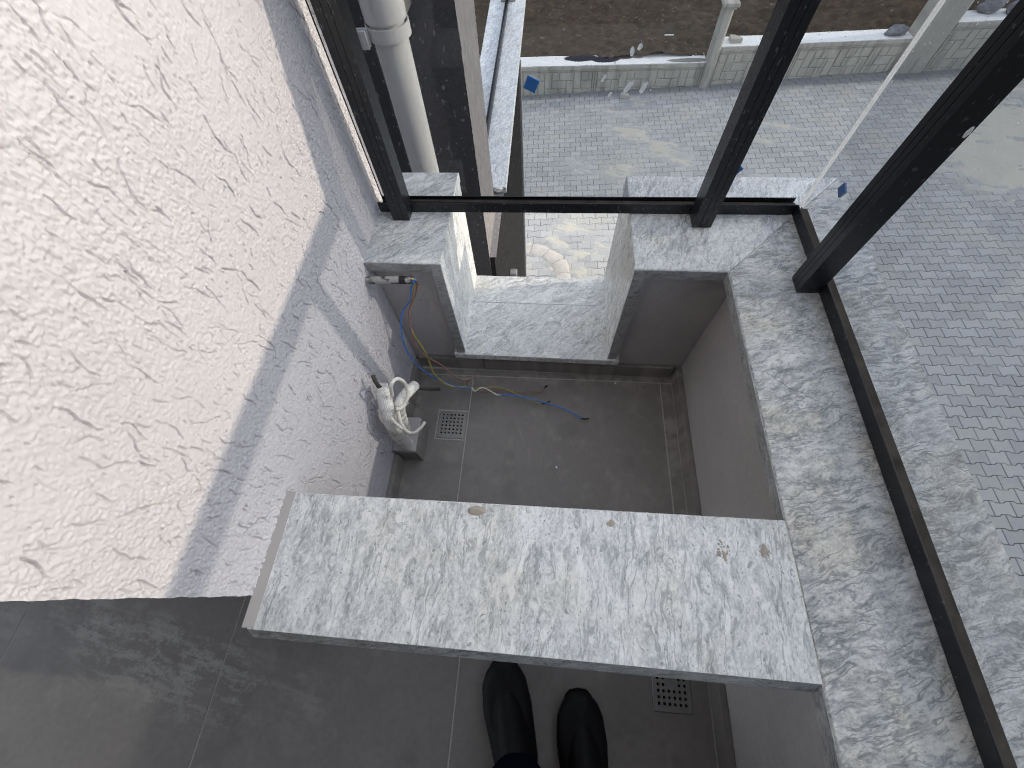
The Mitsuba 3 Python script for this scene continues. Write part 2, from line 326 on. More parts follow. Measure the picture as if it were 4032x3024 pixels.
hb = thing('house_wall', 'unseen dark grey wall and ceiling added behind the balcony to shade it', 'wall')  # wall and ceiling slab added out of view to darken floor and reflections
part(hb, 'wall_core', box(-3.0, .76, -2.3, -1.95, -3.6, 3.1), 'mat_dark')
part(hb, 'added_ceiling', box(-3.2, .80, -1.949, -.06, 2.45, 2.65, .005), 'mat_dark')

# ---------------------------------------------------------------- parapets with marble coping
sk = lambda m: m.apply_transform(np.array([[1, 0, 0, 0], [-.0115, 1, 0, 0], [0, 0, 1, 0], [0, 0, 0, 1.0]]))     # the front parapet stands half a degree askew
fp = thing('parapet', 'low grey parapet with a marble lined slot cut down through it', 'parapet')
core = man(box(-.475, .74, .742, 1.035, -3.6, .5295)) - man(box(-.302, .242, .6, 1.2, .108, .6))
part(fp, 'parapet_core', sk(tm(core)), 'mat_grey')
part(fp, 'render_coat', sk(plaster([-.47, .7395, .07], [1, 0, 0], [0, 0, 1], [0, -1, 0], .168, .4595, .0032, 40, 21, grainy=.0008, lump=.0014)), 'mat_grey', smooth=True)
part(fp, 'render_coat', sk(plaster([.242, .7395, .07], [1, 0, 0], [0, 0, 1], [0, -1, 0], .236, .4595, .0032, 30, 22, grainy=.0008, lump=.0014)), 'mat_grey', smooth=True)
stone(fp, 'coping_slab', prism([(-.4835, .722), (-.272, .721), (-.272, 1.0775), (-.4835, 1.0785)], .53, .56), .9, 3.1, label='short grey coping slab against the house wall')
stone(fp, 'coping_slab', prism([(.212, .715), (.4334, .7135), (.7765, 1.0565), (.212, 1.0635)], .53, .56), .35, 7.7, label='coping slab with crusts of white mortar beside the corner')
stone(fp, 'slot_lining', sk(box(-.302, -.2725, .7165, 1.066, .135, .5295, .0015)), 0, 1.7)
stone(fp, 'slot_lining', sk(box(.2125, .242, .7165, 1.066, .135, .5295, .0015)), 0, 5.2)
stone(fp, 'slot_sill', sk(box(-.312, .252, .938, 1.066, .107, .1345, .0015)), 1.1, 9.4)
stone(fp, 'slot_sill', sk(box(-.312, .252, .708, .9372, .107, .1345, .0015)), .8, 12.4)
edge = lambda par, m, off: stone(par, 'dark_edge', m, 0, off, 'marble_dark_gloss', side=1.4)  # thin strips of darker, glossier marble on the edge faces
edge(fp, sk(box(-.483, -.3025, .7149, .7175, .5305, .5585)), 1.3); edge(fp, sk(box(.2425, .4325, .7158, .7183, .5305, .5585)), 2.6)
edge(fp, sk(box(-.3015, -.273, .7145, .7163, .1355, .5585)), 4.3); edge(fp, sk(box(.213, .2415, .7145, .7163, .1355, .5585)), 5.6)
for x0, x1 in ((-.462, -.222), (-.2195, .452)):
    part(fp, 'skirting_tile', sk(box(x0, x1, .727, .7405, .001, .066, .001)), 'mat_tile')
rp = thing('parapet', 'long low parapet on the right with a veined grey marble coping', 'parapet')
part(rp, 'parapet_core', box(.482, .7395, -1.6, 1.02, -3.6, .5295), 'mat_grey')
part(rp, 'render_coat', plaster([.4795, -.6, .07], [0, 1, 0], [0, 0, 1], [-1, 0, 0], 1.337, .4595, .0036, 60, 23, grainy=.0007, lump=.0012), 'mat_grey', smooth=True)
stone(rp, 'coping_slab', prism([(.4336, -1.6), (.7765, -1.6), (.7765, 1.0555), (.4336, .7125)], .53, .56), 1.25, 2.3, 'marble_coping')
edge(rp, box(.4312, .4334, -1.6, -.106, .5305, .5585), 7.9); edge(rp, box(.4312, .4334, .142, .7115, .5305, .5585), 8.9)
for y0, y1 in ((-1.6, -.62), (-.617, .05), (.053, .7255)):
    part(rp, 'skirting_tile', box(.463, .4805, y0, y1, .001, .066, .001), 'mat_tile')

# ---------------------------------------------------------------- balcony floor
fl = thing('balcony_floor', 'dark grey tiled balcony floor with pale cement smears', kind='structure')

g = .0018
D1, D2 = (-.3675, -.2625, .4475, .5535), (.3165, .4165, -.2545, -.1545)
fb = man(box(-2.4, .6, -1.96, .745, -.16, -.0009))
for q in (D1, D2): fb = fb - man(box(*q, -.06, .05))
scene[fl] = mikit.ply(tm(fb), 'mat_grout')
def tile(x0, x1, y0, y1, holes=()):
    m = man(box(x0 + g, x1 - g, y0 + g, y1 - g, -.012, 0, .0008))
    for hx0, hx1, hy0, hy1 in holes: m = m - man(box(hx0, hx1, hy0, hy1, -.05, .05))
    part(fl, 'tile', tm(m), 'mat_tile')
tile(-.462, -.2605, .053, .70, [D1]); tile(-.2605, .421, .053, .70); tile(.4215, .4625, .053, .70); tile(-.462, .4625, .70, .7265)
tile(-.198, .462, -.612, .053, [D2])
for k in range(3):
    x1 = -.198 - .664 * k
    for y1, y0 in ((.053 if k == 0 else -.046, -.612), (-.612, -1.277), (-1.277, -1.94)):
        if k == 0 and y1 > 0:
            tile(-.462, -.198, -.04, .053); tile(x1 - .664, x1, y0, -.04)
        else: tile(x1 - .664, x1, y0, y1)
tile(-.198, .462, -1.277, -.612); tile(-.198, .462, -1.94, -1.277)

# skirting and tiled box at the foot of the house wall
hs = hw
for y0, y1 in ((.06, .363), (.489, .727)):
    part(hs, 'skirting_tile', box(-.4745, -.459, y0, y1, .001, .066, .001), 'mat_tile')
tb = part(hs, 'pipe_box', box(-.474, -.4, .368, .485, .001, .094, .002), 'mat_grey', label='small boxed corner where the pipes come through')
part(hs, 'pipe_box_tile', box(-.474, -.4, .3655, .3675, .001, .085, 0), 'mat_tile'); part(hs, 'pipe_box_tile', box(-.3995, -.3945, .3655, .487, .001, .082, .001), 'mat_tile')

def drain(label, x0, x1, y0, y1, skip=False):
    k = thing('floor_drain', label, 'drain')
    m = man(prism([(x0, y0), (x1, y0), (x1, y1), (x0, y1)], -.004, .0016, .001))
    n = 6; p = .0136; cx, cy = (x0 + x1) / 2, (y0 + y1) / 2 + (.004 if not skip else .002)
    for i in range(n):
        for j in range(n):
            if skip and i in (2, 3) and j in (3, 4): continue
            a, b = cx + (i - 2.5) * p, cy + (j - 2.5) * p
            m = m - man(box(a - .0033, a + .0033, b - .0033, b + .0033, -.05, .05))
    part(k, 'grate', tm(m), 'mat_plate'); part(k, 'gully', box(x0 + .002, x1 - .002, y0 + .002, y1 - .002, -.045, -.02), 'mat_pit')
    return k
dk = drain('square steel floor drain with a full grid of holes inside the recess', -.3655, -.2645, .4495, .5505)
part(dk, 'frame', tm(man(box(-.3705, -.2610, .4445, .5565, -.003, .0006)) - man(box(-.3663, -.2637, .4487, .5513, -.05, .05))), 'mat_grout')
part(dk, 'stamp', box(-.3085, -.3055, .4555, .4585, .0016, .0022), 'mat_blue_pad')
drain('square steel floor drain beside the shoes with a blank patch among its holes', .3175, .4155, -.2535, -.1555, True)

# ---------------------------------------------------------------- marble shelf across the recess
sh = thing('marble_shelf', 'pale mottled marble slab bridging from the house wall to the right coping', 'marble shelf')
stone(sh, 'slab', trimesh.convex.convex_hull(np.array([(-.474, -.0905, .562), (.4318, -.0938, .562), (-.474, -.1035, .537), (.4318, -.107, .537), (-.474, -.101, .532), (.4318, -.1045, .532), (.4318, .138, .562), (.4318, .140, .5595), (-.474, .1325, .562), (-.474, .1345, .5595), (.4318, .140, .532), (-.474, .1345, .532)])), .06, .0)
stone(sh, 'dark_edge', trimesh.convex.convex_hull(np.array([(-.4735, -.0912, .5618), (.4313, -.0945, .5618), (-.4735, -.1046, .537), (.4313, -.1081, .537), (-.4735, -.1016, .5325), (.4313, -.1051, .5325), (-.4735, -.09, .55), (.4313, -.093, .55)])), 0, 6.6, 'marble_dark_gloss', side=1.2)
part(sh, 'mortar_bed', box(-.4745, -.4735, -.088, .13, .535, .555), 'mat_mortar')
part(sh, 'grout_joint', cat(box(.4318, .4334, -.1, .138, .54, .5605)), 'mat_grout')
part(sh, 'mortar_fillet', trimesh.convex.convex_hull(np.array([(-.4765, -.088, .562), (-.4765, .135, .562), (-.4635, -.088, .562), (-.4625, .135, .562), (-.4765, -.088, .574), (-.4765, .135, .574)])), 'mat_fillet')
single('mortar_lump', blob([-.111, .123, .5635], [.017, .008, .004], 3, .5), 'mat_mortar', 'beige lump of dried mortar on the far edge of the marble shelf', 'mortar', smooth=40)
for i, (x, y, a, b, lab) in enumerate(((.317, .083, .012, .017, 'broad faint crust of beige mortar on the right end of the marble shelf'), (.386, .088, .009, .013, 'beige mortar smear nearest the right end of the marble shelf'),
        (.131, .1165, .009, .0045, 'small speckled crust of mortar near the far edge right of centre on the shelf'))):
    mg = np.random.default_rng(40 + i); bits = []
    for k in range(46):
        d = mg.normal(0, .45, 2); r = (.0006 + .0028 * mg.random() ** 2) * (1.25 - min(1, np.hypot(*d)) * .7)
        bits.append(blob([x + d[0] * a, y + d[1] * b, .5621], [r, r * (.8 + .8 * mg.random()), .0004 + .25 * r], k, .8, 1, 2))
    single('mortar_smear', cat(*bits), 'mat_mortar', lab, 'mortar', smooth=40)

# ---------------------------------------------------------------- glass railing
rl = thing('balcony_railing', 'black aluminium and tinted glass railing around the corner of the balcony', 'railing')
def post(x0, x1, y0, y1, face, label):
    m = man(prism([(x0, y0), (x1, y0), (x1, y1), (x0, y1)], .5605, 1.12, .0025))
    for t in (.36, .66):
        if face == 'y': m = m - man(box(x0 + (x1 - x0) * t - .0007, x0 + (x1 - x0) * t + .0007, y0 - .01, y0 + .0012, .5, 1.2))
        else: m = m - man(box(x0 - .01, x0 + .0012, y0 + (y1 - y0) * t - .0007, y0 + (y1 - y0) * t + .0007, .5, 1.2))
    return part(rl, 'post', tm(m), 'mat_alu', label)
post(-.4255, -.3795, .873, .9208, 'y', 'railing post next to the house wall')
post(.3645, .4115, .8575, .9055, 'y', 'railing post standing right of the slot')
post(.5712, .6195, .6505, .6955, 'x', 'railing post nearest the right edge of the view')
post(.5712, .6195, -.65, -.605, 'x', 'railing post')
part(rl, 'bottom_rail', cat(box(-.470, .6205, .9075, .9105, .5605, .5905, .001), box(-.462, .6205, .931, .9335, .5605, .5925)), 'mat_alu')
part(rl, 'bottom_rail', cat(box(.6207, .6237, -1.6, .9105, .5605, .5905, .001), box(.6465, .648, -1.6, .93, .5605, .568)), 'mat_alu')
part(rl, 'rail_packing', sk(box(-.46, .62, .918, .931, .5607, .584)), 'mat_dirt', label='dirty brown packing strip along the front glass')
part(rl, 'rail_packing', box(.6239, .6462, -1.6, .905, .5607, .582), 'mat_dirt', label='dirty brown packing strip along the right glass')
def pane(a, b, z0, z1): return trimesh.Trimesh([(a[0], a[1], z0), (b[0], b[1], z0), (b[0], b[1], z1), (a[0], a[1], z1)], [[0, 1, 2], [0, 2, 3]], process=False)
part(rl, 'glass_pane', pane((-.459, .9285), (.6355, .9245), .572, 1.13), 'mat_glass'); part(rl, 'glass_pane', pane((.641, .92), (.641, -1.6), .572, 1.13), 'mat_glass_dim')
dg = np.random.default_rng(5); dv = []
for _ in range(700):
    y, z, r, t = .92 - .75 * dg.random() ** 1.6, .6 + .5 * dg.random(), .0004 + .0009 * dg.random() ** 3, dg.random() * 6.3
    dv += [(.6425, y + r * math.cos(t + k), z + r * 1.4 * math.sin(t + k)) for k in (0, 1.6, 3.1, 4.7)]
dv = np.array(dv); di = np.arange(0, len(dv), 4)
part(rl, 'dust_specks', trimesh.Trimesh(dv, np.vstack([np.c_[di, di + 1, di + 2], np.c_[di, di + 2, di + 3]]), process=False), 'mat_splash', kind='stuff')
part(rl, 'silicone_joint', prism([(.6352, .9198), (.6418, .9198), (.6418, .9268), (.6352, .9268)], .575, 1.12, .001), 'mat_splash', label='white silicone joint where the two glass panes meet')
part(rl, 'glass_edge', box(-.4605, -.459, .9265, .9305, .572, 1.13), 'mat_alu')
hr = cat(box(-.475, .645, .852, .934, 1.12, 1.158, .004), box(.566, .648, -1.6, .852, 1.12, 1.158, .004))
part(rl, 'handrail', hr, 'mat_alu')

# blue pads stuck on the glass
def pad(label, c, ax, ang, w=.0265, h=.0255, t=.006):
    k = thing('glass_pad', label, 'pad')
    for nm, mat, d0, d1 in (('foam', 'mat_pad_side', 0, t * .6), ('face', 'mat_blue_pad', t * .6 + .0002, t)):
        b = box(-w / 2, w / 2, -h / 2, h / 2, d0, d1, .0012)
        R = trimesh.transformations.rotation_matrix(ang, [0, 0, 1]); b.apply_transform(R)
        M = np.eye(4)
        M[:3, :3] = np.array([[1, 0, 0], [0, 0, 1], [0, 1, 0]]).T if ax == 'y' else np.array([[0, 1, 0], [0, 0, 1], [1, 0, 0]]).T
        if ax == 'y': M[:3, :3] = np.c_[[1, 0, 0], [0, 0, 1], [0, -1, 0]]
        else: M[:3, :3] = np.c_[[0, 1, 0], [0, 0, 1], [-1, 0, 0]]
        M[:3, 3] = c; b.apply_transform(M)
        part(k, nm, b, mat)
pad('light blue tilted pad stuck on the front glass before the far boundary wall', [-.049, .938, .8595], 'y', -.42)
pad('blue tilted pad half hidden behind the post right of the slot', [.440, .938, .6685], 'y', -.62)
pad('dark blue tilted pad on the right glass above the corner coping', [.651, .842, .683], 'x', .35, .024, .023)
# white splashes on the glass
for i, (x, z, a, b, ang, lab) in enumerate(((.0973, .8695, .0035, .008, -.5, 'small upright white splash on the glass, leftmost of the upper ones before the wall'), (.1148, .8395, .003, .006, -.6, 'tiny white splash on the glass low before the foot of the boundary wall'),
        (.149, .853, .0055, .0135, -.65, 'ragged white splash rising above the loose grey block'), (.181, .852, .0055, .0125, -.5, 'broad pale splash on the glass right of the loose grey block'), (.1957, .8465, .0014, .0014, 0, 'round dot of white splash right of the broad pale splash'),
        (.1444, .9144, .0042, .0085, 0, 'streaky white splash on the glass before the brown soil'), (.1575, .9214, .0042, .0065, -.25, 'smooth white splash on the glass before the brown soil'))):
    th = np.linspace(0, 2 * np.pi, 40, endpoint=False)
    rr = 1 + 1.1 * (meshkit.fbm(np.c_[np.cos(th), np.sin(th), th * 0 + i * 3.1] * 2.3, 4, 30 + i) - .5)
    v = np.c_[a * rr * np.cos(th), .0003 * np.sin(th * 3), b * rr * np.sin(th)]
    m = trimesh.Trimesh(np.vstack([v, [[0, -.0008, 0]]]), [[40, k, (k + 1) % 40] for k in range(40)], process=False)
    m.apply_transform(trimesh.transformations.rotation_matrix(-ang, [0, 1, 0])); m.apply_translation([x, .9305, z])
    single('plaster_splash', m, 'mat_splash', lab, 'plaster splash', smooth=True)
single('paint_chip', blob([.6137, .6502, .925], [.0036, .0012, .0085], 44, .5), 'mat_white', 'oval white chip on the dark face of the right railing post', 'paint chip', smooth=40)

# ---------------------------------------------------------------- pipes and wires in the recess
pb = thing('insulated_pipe', 'white ribbed insulated pipe bundle tied up against the house wall', 'pipe')
main = spline([[-.424, .388, .09], [-.425, .385, .158], [-.42, .3834, .2489], [-.42, .3995, .3074], [-.427, .4313, .345], [-.435, .4597, .3747]], 10)
rad = .0185 + .0010 * np.sin(np.arange(len(main)) * 2.1) * np.linspace(1, .6, len(main))
def ribbed(pts, r, ribs=26, amp=.0013, seed=1):
    m = tube(pts, r, sides=ribs * 3, n=1, caps=False); v = np.array(m.vertices); s = ribs * 3
    c = v.reshape(-1, s, 3).mean(1, keepdims=True); d = v.reshape(-1, s, 3) - c
    k = 1 + amp / np.mean(r) * np.cos(np.arange(s) * 2 * np.pi / 3)[None, :, None]
    k = k * (1 + .06 * (meshkit.fbm(v.reshape(-1, s, 3) * 60, 2, seed)[..., None] - .5))
    return trimesh.Trimesh((c + d * k).reshape(-1, 3), m.faces, process=False)
part(pb, 'sleeve', ribbed(main, rad), 'mat_foam', smooth=True)
ends = main[-1] - main[-2]; ends /= np.linalg.norm(ends)
part(pb, 'foam_end', tube([main[-1] - ends * .012, main[-1] - ends * .002], [.0185, .0165], 20, 1), 'mat_foam', smooth=40)
part(pb, 'copper_stub', tube([[-.435, .455, .37], [-.437, .4552, .392], [-.44, .4656, .4197]], [.0065, .0055, .006], 10, 4), 'mat_stub', smooth=40)
p2 = spline([[-.405, .395, .19], [-.402, .4071, .238], [-.398, .4176, .29], [-.393, .4339, .318], [-.388, .4669, .3069], [-.383, .5188, .2628]], 9)
part(pb, 'sleeve', ribbed(p2, .0145 + .0008 * np.sin(np.arange(len(p2)) * 1.7), 22, .0012, 2), 'mat_foam', smooth=True)
e2 = p2[-1] - p2[-2]; e2 /= np.linalg.norm(e2)
part(pb, 'foam_end', tube([p2[-1] - e2 * .006, p2[-1] + e2 * .001], [.0145, .012], 18, 1), 'mat_foam', smooth=40)
part(pb, 'copper_stub', tube([[-.385, .510, .262], [-.375, .5453, .1898], [-.36, .5993, .0798]], [.0042, .0055, .0062], 10, 4), 'mat_stub', smooth=40)
part(pb, 'cable', tube([[-.385, .4044, .3531], [-.3775, .4307, .3252], [-.37, .4501, .3342], [-.37, .4671, .3568], [-.37, .4649, .4014], [-.375, .4589, .421], [-.38, .4419, .432], [-.39, .4332, .4048], [-.4, .4318, .3699]], .0049, 12, 6), 'mat_white_cable', smooth=True, label='looped white cable')
part(pb, 'cable', tube([[-.39, .4096, .3302], [-.3857, .3921, .3187], [-.3814, .3778, .2986], [-.3771, .3722, .2724], [-.3729, .381, .2304], [-.3686, .4046, .1936], [-.3643, .4234, .1772], [-.36, .4396, .1719]], .0048, 12, 6), 'mat_white_cable', smooth=True, label='loose white cable end curling upwards')
def band(c, axis, ra, rb, w, seed):
    axis = np.array(axis) / np.linalg.norm(axis); a = np.cross(axis, [.2, .1, 1]); a /= np.linalg.norm(a); b = np.cross(axis, a)
    n = 40; th = np.arange(n + 1) * 2 * np.pi / n; k = 1 + .05 * (meshkit.fbm(np.c_[np.cos(th), np.sin(th), th * 0 + seed] * 3, 2, seed) - .5)
    ring = np.array(c) + (ra * np.cos(th) * k)[:, None] * a + (rb * np.sin(th) * k)[:, None] * b
    wv = w * (1 + .5 * np.sin(th * 2 + seed))
    v = np.vstack([ring - axis * wv[:, None] / 2, ring + axis * wv[:, None] / 2]); i = np.arange(n)
    return trimesh.Trimesh(v, np.vstack([np.c_[i, i + 1, i + n + 2], np.c_[i, i + n + 2, i + n + 1]]), process=False)
part(pb, 'tape', band([-.409, .4055, .305], [.05, .3, .85], .033, .026, .011, 5), 'mat_tape', smooth=True)
part(pb, 'tape', tube([[-.40, .384, .345], [-.392, .3745, .3228], [-.381, .3722, .285], [-.376, .3745, .262]], [.0035, .0045, .0045, .003], 6, 5), 'mat_tape', smooth=40)
part(pb, 'tape', tube([[-.392, .43, .31], [-.384, .4445, .292], [-.379, .4475, .296]], [.005, .004, .002], 6, 5), 'mat_tape', smooth=40)
cd = thing('conduit', 'short grey conduit stub under the left coping where the wires come out', 'conduit')
part(cd, 'tube', cat(tube([[-.474, .695, .521], [-.3517, .6955, .5265]], .0102, 24, 1, False), tube([[-.3517, .6955, .5265], [-.474, .695, .521]], .0084, 24, 1, False)), 'mat_conduit', smooth=40)
part(cd, 'tape', tube([[-.383, .6953, .5251], [-.366, .6955, .5258]], .0105, 24, 1, False), 'mat_black', smooth=40)
wb = thing('wire', 'blue wire hanging in a wide loop from the conduit to the recess floor', 'wire')
part(wb, 'insulation', tube([[-.362, .697, .525], [-.345, .705, .515], [-.3624, .711, .49], [-.3798, .7021, .44], [-.4106, .6927, .4], [-.4255, .6757, .36], [-.4318, .6518, .31], [-.4283, .6369, .26], [-.4139, .6257, .21], [-.3877, .6187, .16], [-.3488, .6163, .11], [-.3032, .6119, .08], [-.2505, .6212, .06]], .0023, 8, 6), 'mat_blue_wire', smooth=True)
part(wb, 'bare_length', tube([[-.2505, .6212, .06], [-.2329, .6118, .055], [-.2216, .6194, .06], [-.1913, .6194, .05], [-.1468, .6007, .05]], .0023, 8, 6), 'mat_white_cable', smooth=True, label='whitish plaster smeared length of the wire')
part(wb, 'insulation', tube([[-.1468, .6007, .05], [-.0678, .5998, .044], [-.0111, .5898, .038], [.0454, .5767, .032], [.0904, .5633, .026], [.1351, .5379, .02]], .0023, 8, 6), 'mat_blue_wire', smooth=True)
part(wb, 'tape_tip', tube([[.1326, .5404, .019], [.148, .538, .019], [.1628, .5407, .018]], [.0028, .0032, .0022], 8, 3), 'mat_black', smooth=40)
wn = thing('wire', 'brown wire falling from the conduit and curling up before the recess wall', 'wire')
part(wn, 'insulation', tube([[-.362, .6945, .529], [-.35, .703, .52], [-.3562, .7175, .47], [-.3706, .7024, .44], [-.3885, .6914, .41], [-.3971, .6794, .38], [-.3983, .6629, .33], [-.3965, .6487, .29], [-.3708, .6336, .24], [-.3348, .6345, .19], [-.303, .6217, .15], [-.2751, .6205, .12], [-.2445, .6303, .11], [-.2292, .6444, .12]], .0023, 8, 6), 'mat_brown_wire', smooth=True)
wl = thing('wire', 'reddish brown length of wire low over the recess floor with a black taped tip', 'wire')
part(wl, 'insulation', tube([[-.2525, .629, .1], [-.2615, .6289, .05], [-.2313, .621, .03], [-.1806, .6283, .02], [-.1288, .6371, .02], [-.0873, .6262, .02], [-.0473, .6345, .02], [-.007, .6344, .02], [.0066, .6431, .04]], .0017, 8, 6), 'mat_brown_wire', smooth=True)
part(wl, 'tape_tip', tube([[.004, .6415, .036], [.012, .646, .043], [.016, .6445, .05]], [.002, .0036, .002], 8, 3), 'mat_black', smooth=40)
wy = thing('wire', 'yellow and green wire hanging from the conduit beside the blue one', 'wire')
part(wy, 'insulation', tube([[-.362, .696, .5315], [-.348, .704, .52], [-.3684, .72, .46], [-.3839, .7067, .42], [-.4024, .6924, .37], [-.3993, .6687, .33], [-.3852, .6555, .28], [-.3716, .6396, .23], [-.3639, .6203, .17], [-.346, .6112, .12], [-.318, .6093, .09], [-.2711, .6254, .06]], .0022, 8, 6), 'mat_yellow_wire', smooth=True)
wz = thing('wire', 'yellow and green length of wire low over the recess floor, end taped black', 'wire')
part(wz, 'insulation', tube([[-.2505, .623, .055], [-.2081, .6307, .0386], [-.1809, .6421, .03], [-.1338, .6352, .03], [-.0865, .6164, .0271], [-.0398, .5992, .0214], [.0005, .5861, .02]], .0016, 8, 6), 'mat_yellow_wire', smooth=True)
part(wz, 'tape_tip', tube([[-.0081, .588, .018], [.012, .592, .018], [.0286, .6004, .018]], [.0022, .003, .002], 8, 3), 'mat_black', smooth=40)
for x, y, r, lab in ((.0557, .368, .0035, 'white stone chip in the middle of the recess floor'), (.2628, .6913, .0028, 'white crumb at the far right end of the recess floor')):
    single('stone_chip', blob([x, y, .001], [r, r * 1.4, .0018], int(x * 900), .5, 1), 'mat_white', lab, 'chip')

# ---------------------------------------------------------------- person (photographer's feet and trousers)
ps = thing('person', 'person in black laced shoes and dark navy trousers standing at the marble shelf', 'person')
def limb(chain):
    out = m3.Manifold()
    for (a, ra), (b, rb) in zip(chain[:-1], chain[1:]):
        hs = [m3.Manifold.sphere(r, 28).translate(list(map(float, c))) for c, r in ((a, ra), (b, rb))]
        out = out + m3.Manifold.batch_hull(hs)
    return out
def shoe(toe, heel, wide):
    toe, heel = np.array(toe), np.array(heel); d = heel - toe; L = np.linalg.norm(d); d /= L; s = np.array([d[1], -d[0]])
    def pt(t, o, z): return [float(x) for x in (*(toe + d * t * L + s * o), z)]
    def sph(t, o, z, r): return m3.Manifold.sphere(r, 32).translate(pt(t, o, z))
    w = wide / 2
    low = m3.Manifold.batch_hull([sph(.10, w * .2, .034, .026), sph(.10, -w * .2, .034, .026), sph(.13, w * .46, .032, .023), sph(.13, -w * .44, .032, .023), sph(.2, w * .64, .031, .024), sph(.2, -w * .58, .031, .024), sph(.36, w * .68, .033, .026), sph(.36, -w * .62, .033, .026), sph(.2, 0, .044, .022), sph(.7, w * .42, .036, .03), sph(.7, -w * .42, .036, .03), sph(.9, 0, .038, .034)])
    up = m3.Manifold.batch_hull([sph(.3, 0, .052, .026), sph(.38, 0, .052, .034), sph(.55, 0, .070, .034), sph(.72, 0, .088, .038), sph(.9, 0, .08, .036), sph(.58, w * .34, .05, .03), sph(.58, -w * .34, .05, .03)])
    m = tm((low + up).refine_to_length(.006)); m = trimesh.smoothing.filter_taubin(m, iterations=14)
    m.vertices[:, 2] = np.maximum(m.vertices[:, 2], .012)
    k = part(ps, 'shoe', m, 'mat_shoe', smooth=True)
    n = 28; th = np.linspace(0, 2 * np.pi, n, endpoint=False); ol = []
    for a in th:
        t = .5 - .5 * np.cos(a); wd = w * (1.02 if t < .45 else .92 - .12 * (t - .45))
        ol.append(toe + d * (t * L * 1.0) + s * wd * np.sign(np.sin(a)) * min(1, abs(np.sin(a)) ** .62))
    hull = trimesh.convex.convex_hull(np.vstack([np.c_[np.array(ol), np.full(n, z)] for z in (.001, .018)]))
    pieces = [hull]
    part(k, 'sole', cat(*pieces), 'mat_sole')
    for i, t in enumerate((.46, .53, .6, .67)):
        z = .083 + (t - .46) * .16
        part(k, 'lace', tube([pt(t, -w * .42, z - .022), pt(t + .01, 0, z + .0035), pt(t, w * .42, z - .022)], .0021, 6, 6), 'mat_lace', smooth=True)
        for o in (-1, 1):
            part(k, 'eyelet', trimesh.creation.torus(.0032, .0012, 10, 6).apply_transform(trimesh.transformations.translation_matrix(pt(t, o * w * .40, z - .0175))), 'mat_plate')
shoe((-.083, -.166), (-.005, -.452), .112); shoe((.123, -.22), (.148, -.508), .110)
legs = limb([((-.022, -.405, .11), .070), ((-.026, -.412, .2), .074), ((0, -.44, .48), .076), ((.03, -.50, .88), .088), ((.06, -.52, .98), .10)]) + limb([((.15, -.458, .085), .06), ((.15, -.465, .18), .064), ((.14, -.475, .48), .072), ((.10, -.51, .88), .088), ((.08, -.52, .98), .10)])
lg = trimesh.smoothing.filter_taubin(tm(legs.refine_to_length(.02)), iterations=8); v = np.array(lg.vertices)
nn = lg.vertex_normals; v += nn * (.007 * (meshkit.fbm(v * [14, 14, 22], 3, 4) - .5)[:, None] * 2)
part(ps, 'trousers', trimesh.Trimesh(v, lg.faces, process=False), 'mat_trouser', smooth=True)

# ---------------------------------------------------------------- neighbouring house: column, downpipe, balcony
nb = thing('neighbour_wall', 'dark grey rendered wall of the neighbouring house with a lighter corner', 'wall')
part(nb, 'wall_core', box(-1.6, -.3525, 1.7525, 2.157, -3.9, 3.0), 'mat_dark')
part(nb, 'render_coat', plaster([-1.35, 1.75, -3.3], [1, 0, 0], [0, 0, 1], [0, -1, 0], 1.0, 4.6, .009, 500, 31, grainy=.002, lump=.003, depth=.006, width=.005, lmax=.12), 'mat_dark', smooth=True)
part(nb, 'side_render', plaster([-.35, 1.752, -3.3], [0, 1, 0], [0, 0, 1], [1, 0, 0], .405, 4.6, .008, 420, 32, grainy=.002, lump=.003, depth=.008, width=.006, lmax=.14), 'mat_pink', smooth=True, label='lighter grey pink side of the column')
bal = thing('neighbour_balcony', "neighbouring house's balcony edge with marble coping over a dark rendered wall", 'balcony')
part(bal, 'wall_core', box(-.62, -.3225, 1.76, 3.99, -3.9, -.475), 'mat_charcoal')
part(bal, 'render_coat', plaster([-.32, 1.755, -3.4], [0, 1, 0], [0, 0, 1], [1, 0, 0], 2.24, 2.925, .009, 900, 33, grainy=.002, lump=.0025, depth=.007, width=.006, lmax=.1), 'mat_charcoal', smooth=True)
part(bal, 'wall_top', plaster([-.60, 1.76, -.472], [0, 1, 0], [1, 0, 0], [0, 0, 1], .62, .29, .006, 60, 34, grainy=.002, lump=.003), 'mat_pink', smooth=True, label='pale unclad top of the wall where the coping stops')
part(bal, 'edge_trim', box(-.335, -.299, 3.99, 4.03, -3.9, -.475, .004), 'mat_pink', label='thin pinkish strip at the far edge of the wall')
part(bal, 'balcony_slab', box(-.645, -.335, 4.03, 6.2, -.58, -.475, .004), 'mat_grey')
stone(bal, 'coping_slab', prism([(-.615, 2.33), (-.293, 2.33), (-.3235, 6.0), (-.672, 6.0)], -.472, -.43, .004), .3, 4.4, side=1.2)
part(bal, 'mortar_crust', cat(*[blob([-.33 - .05 * rng.random(), 2.325 + .02 * rng.random(), -.455 + .02 * rng.random()], [.022, .016, .012], 60 + i, .6) for i in range(5)]), 'mat_white')
part(bal, 'glass_channel', cat(prism([(-.492, 2.85), (-.487, 2.85), (-.4995, 6), (-.5045, 6)], -.43, -.395, .001), prism([(-.466, 2.85), (-.461, 2.85), (-.4735, 6), (-.4785, 6)], -.43, -.395, .001), prism([(-.487, 2.85), (-.466, 2.85), (-.4785, 6), (-.4995, 6)], -.43, -.415, .001)), 'mat_alu')
part(bal, 'post_foot', cat(box(-.55, -.41, 4.98, 5.10, -.43, -.418, .003), box(-.51, -.45, 5.0, 5.07, -.418, .2, .003)), 'mat_plate')
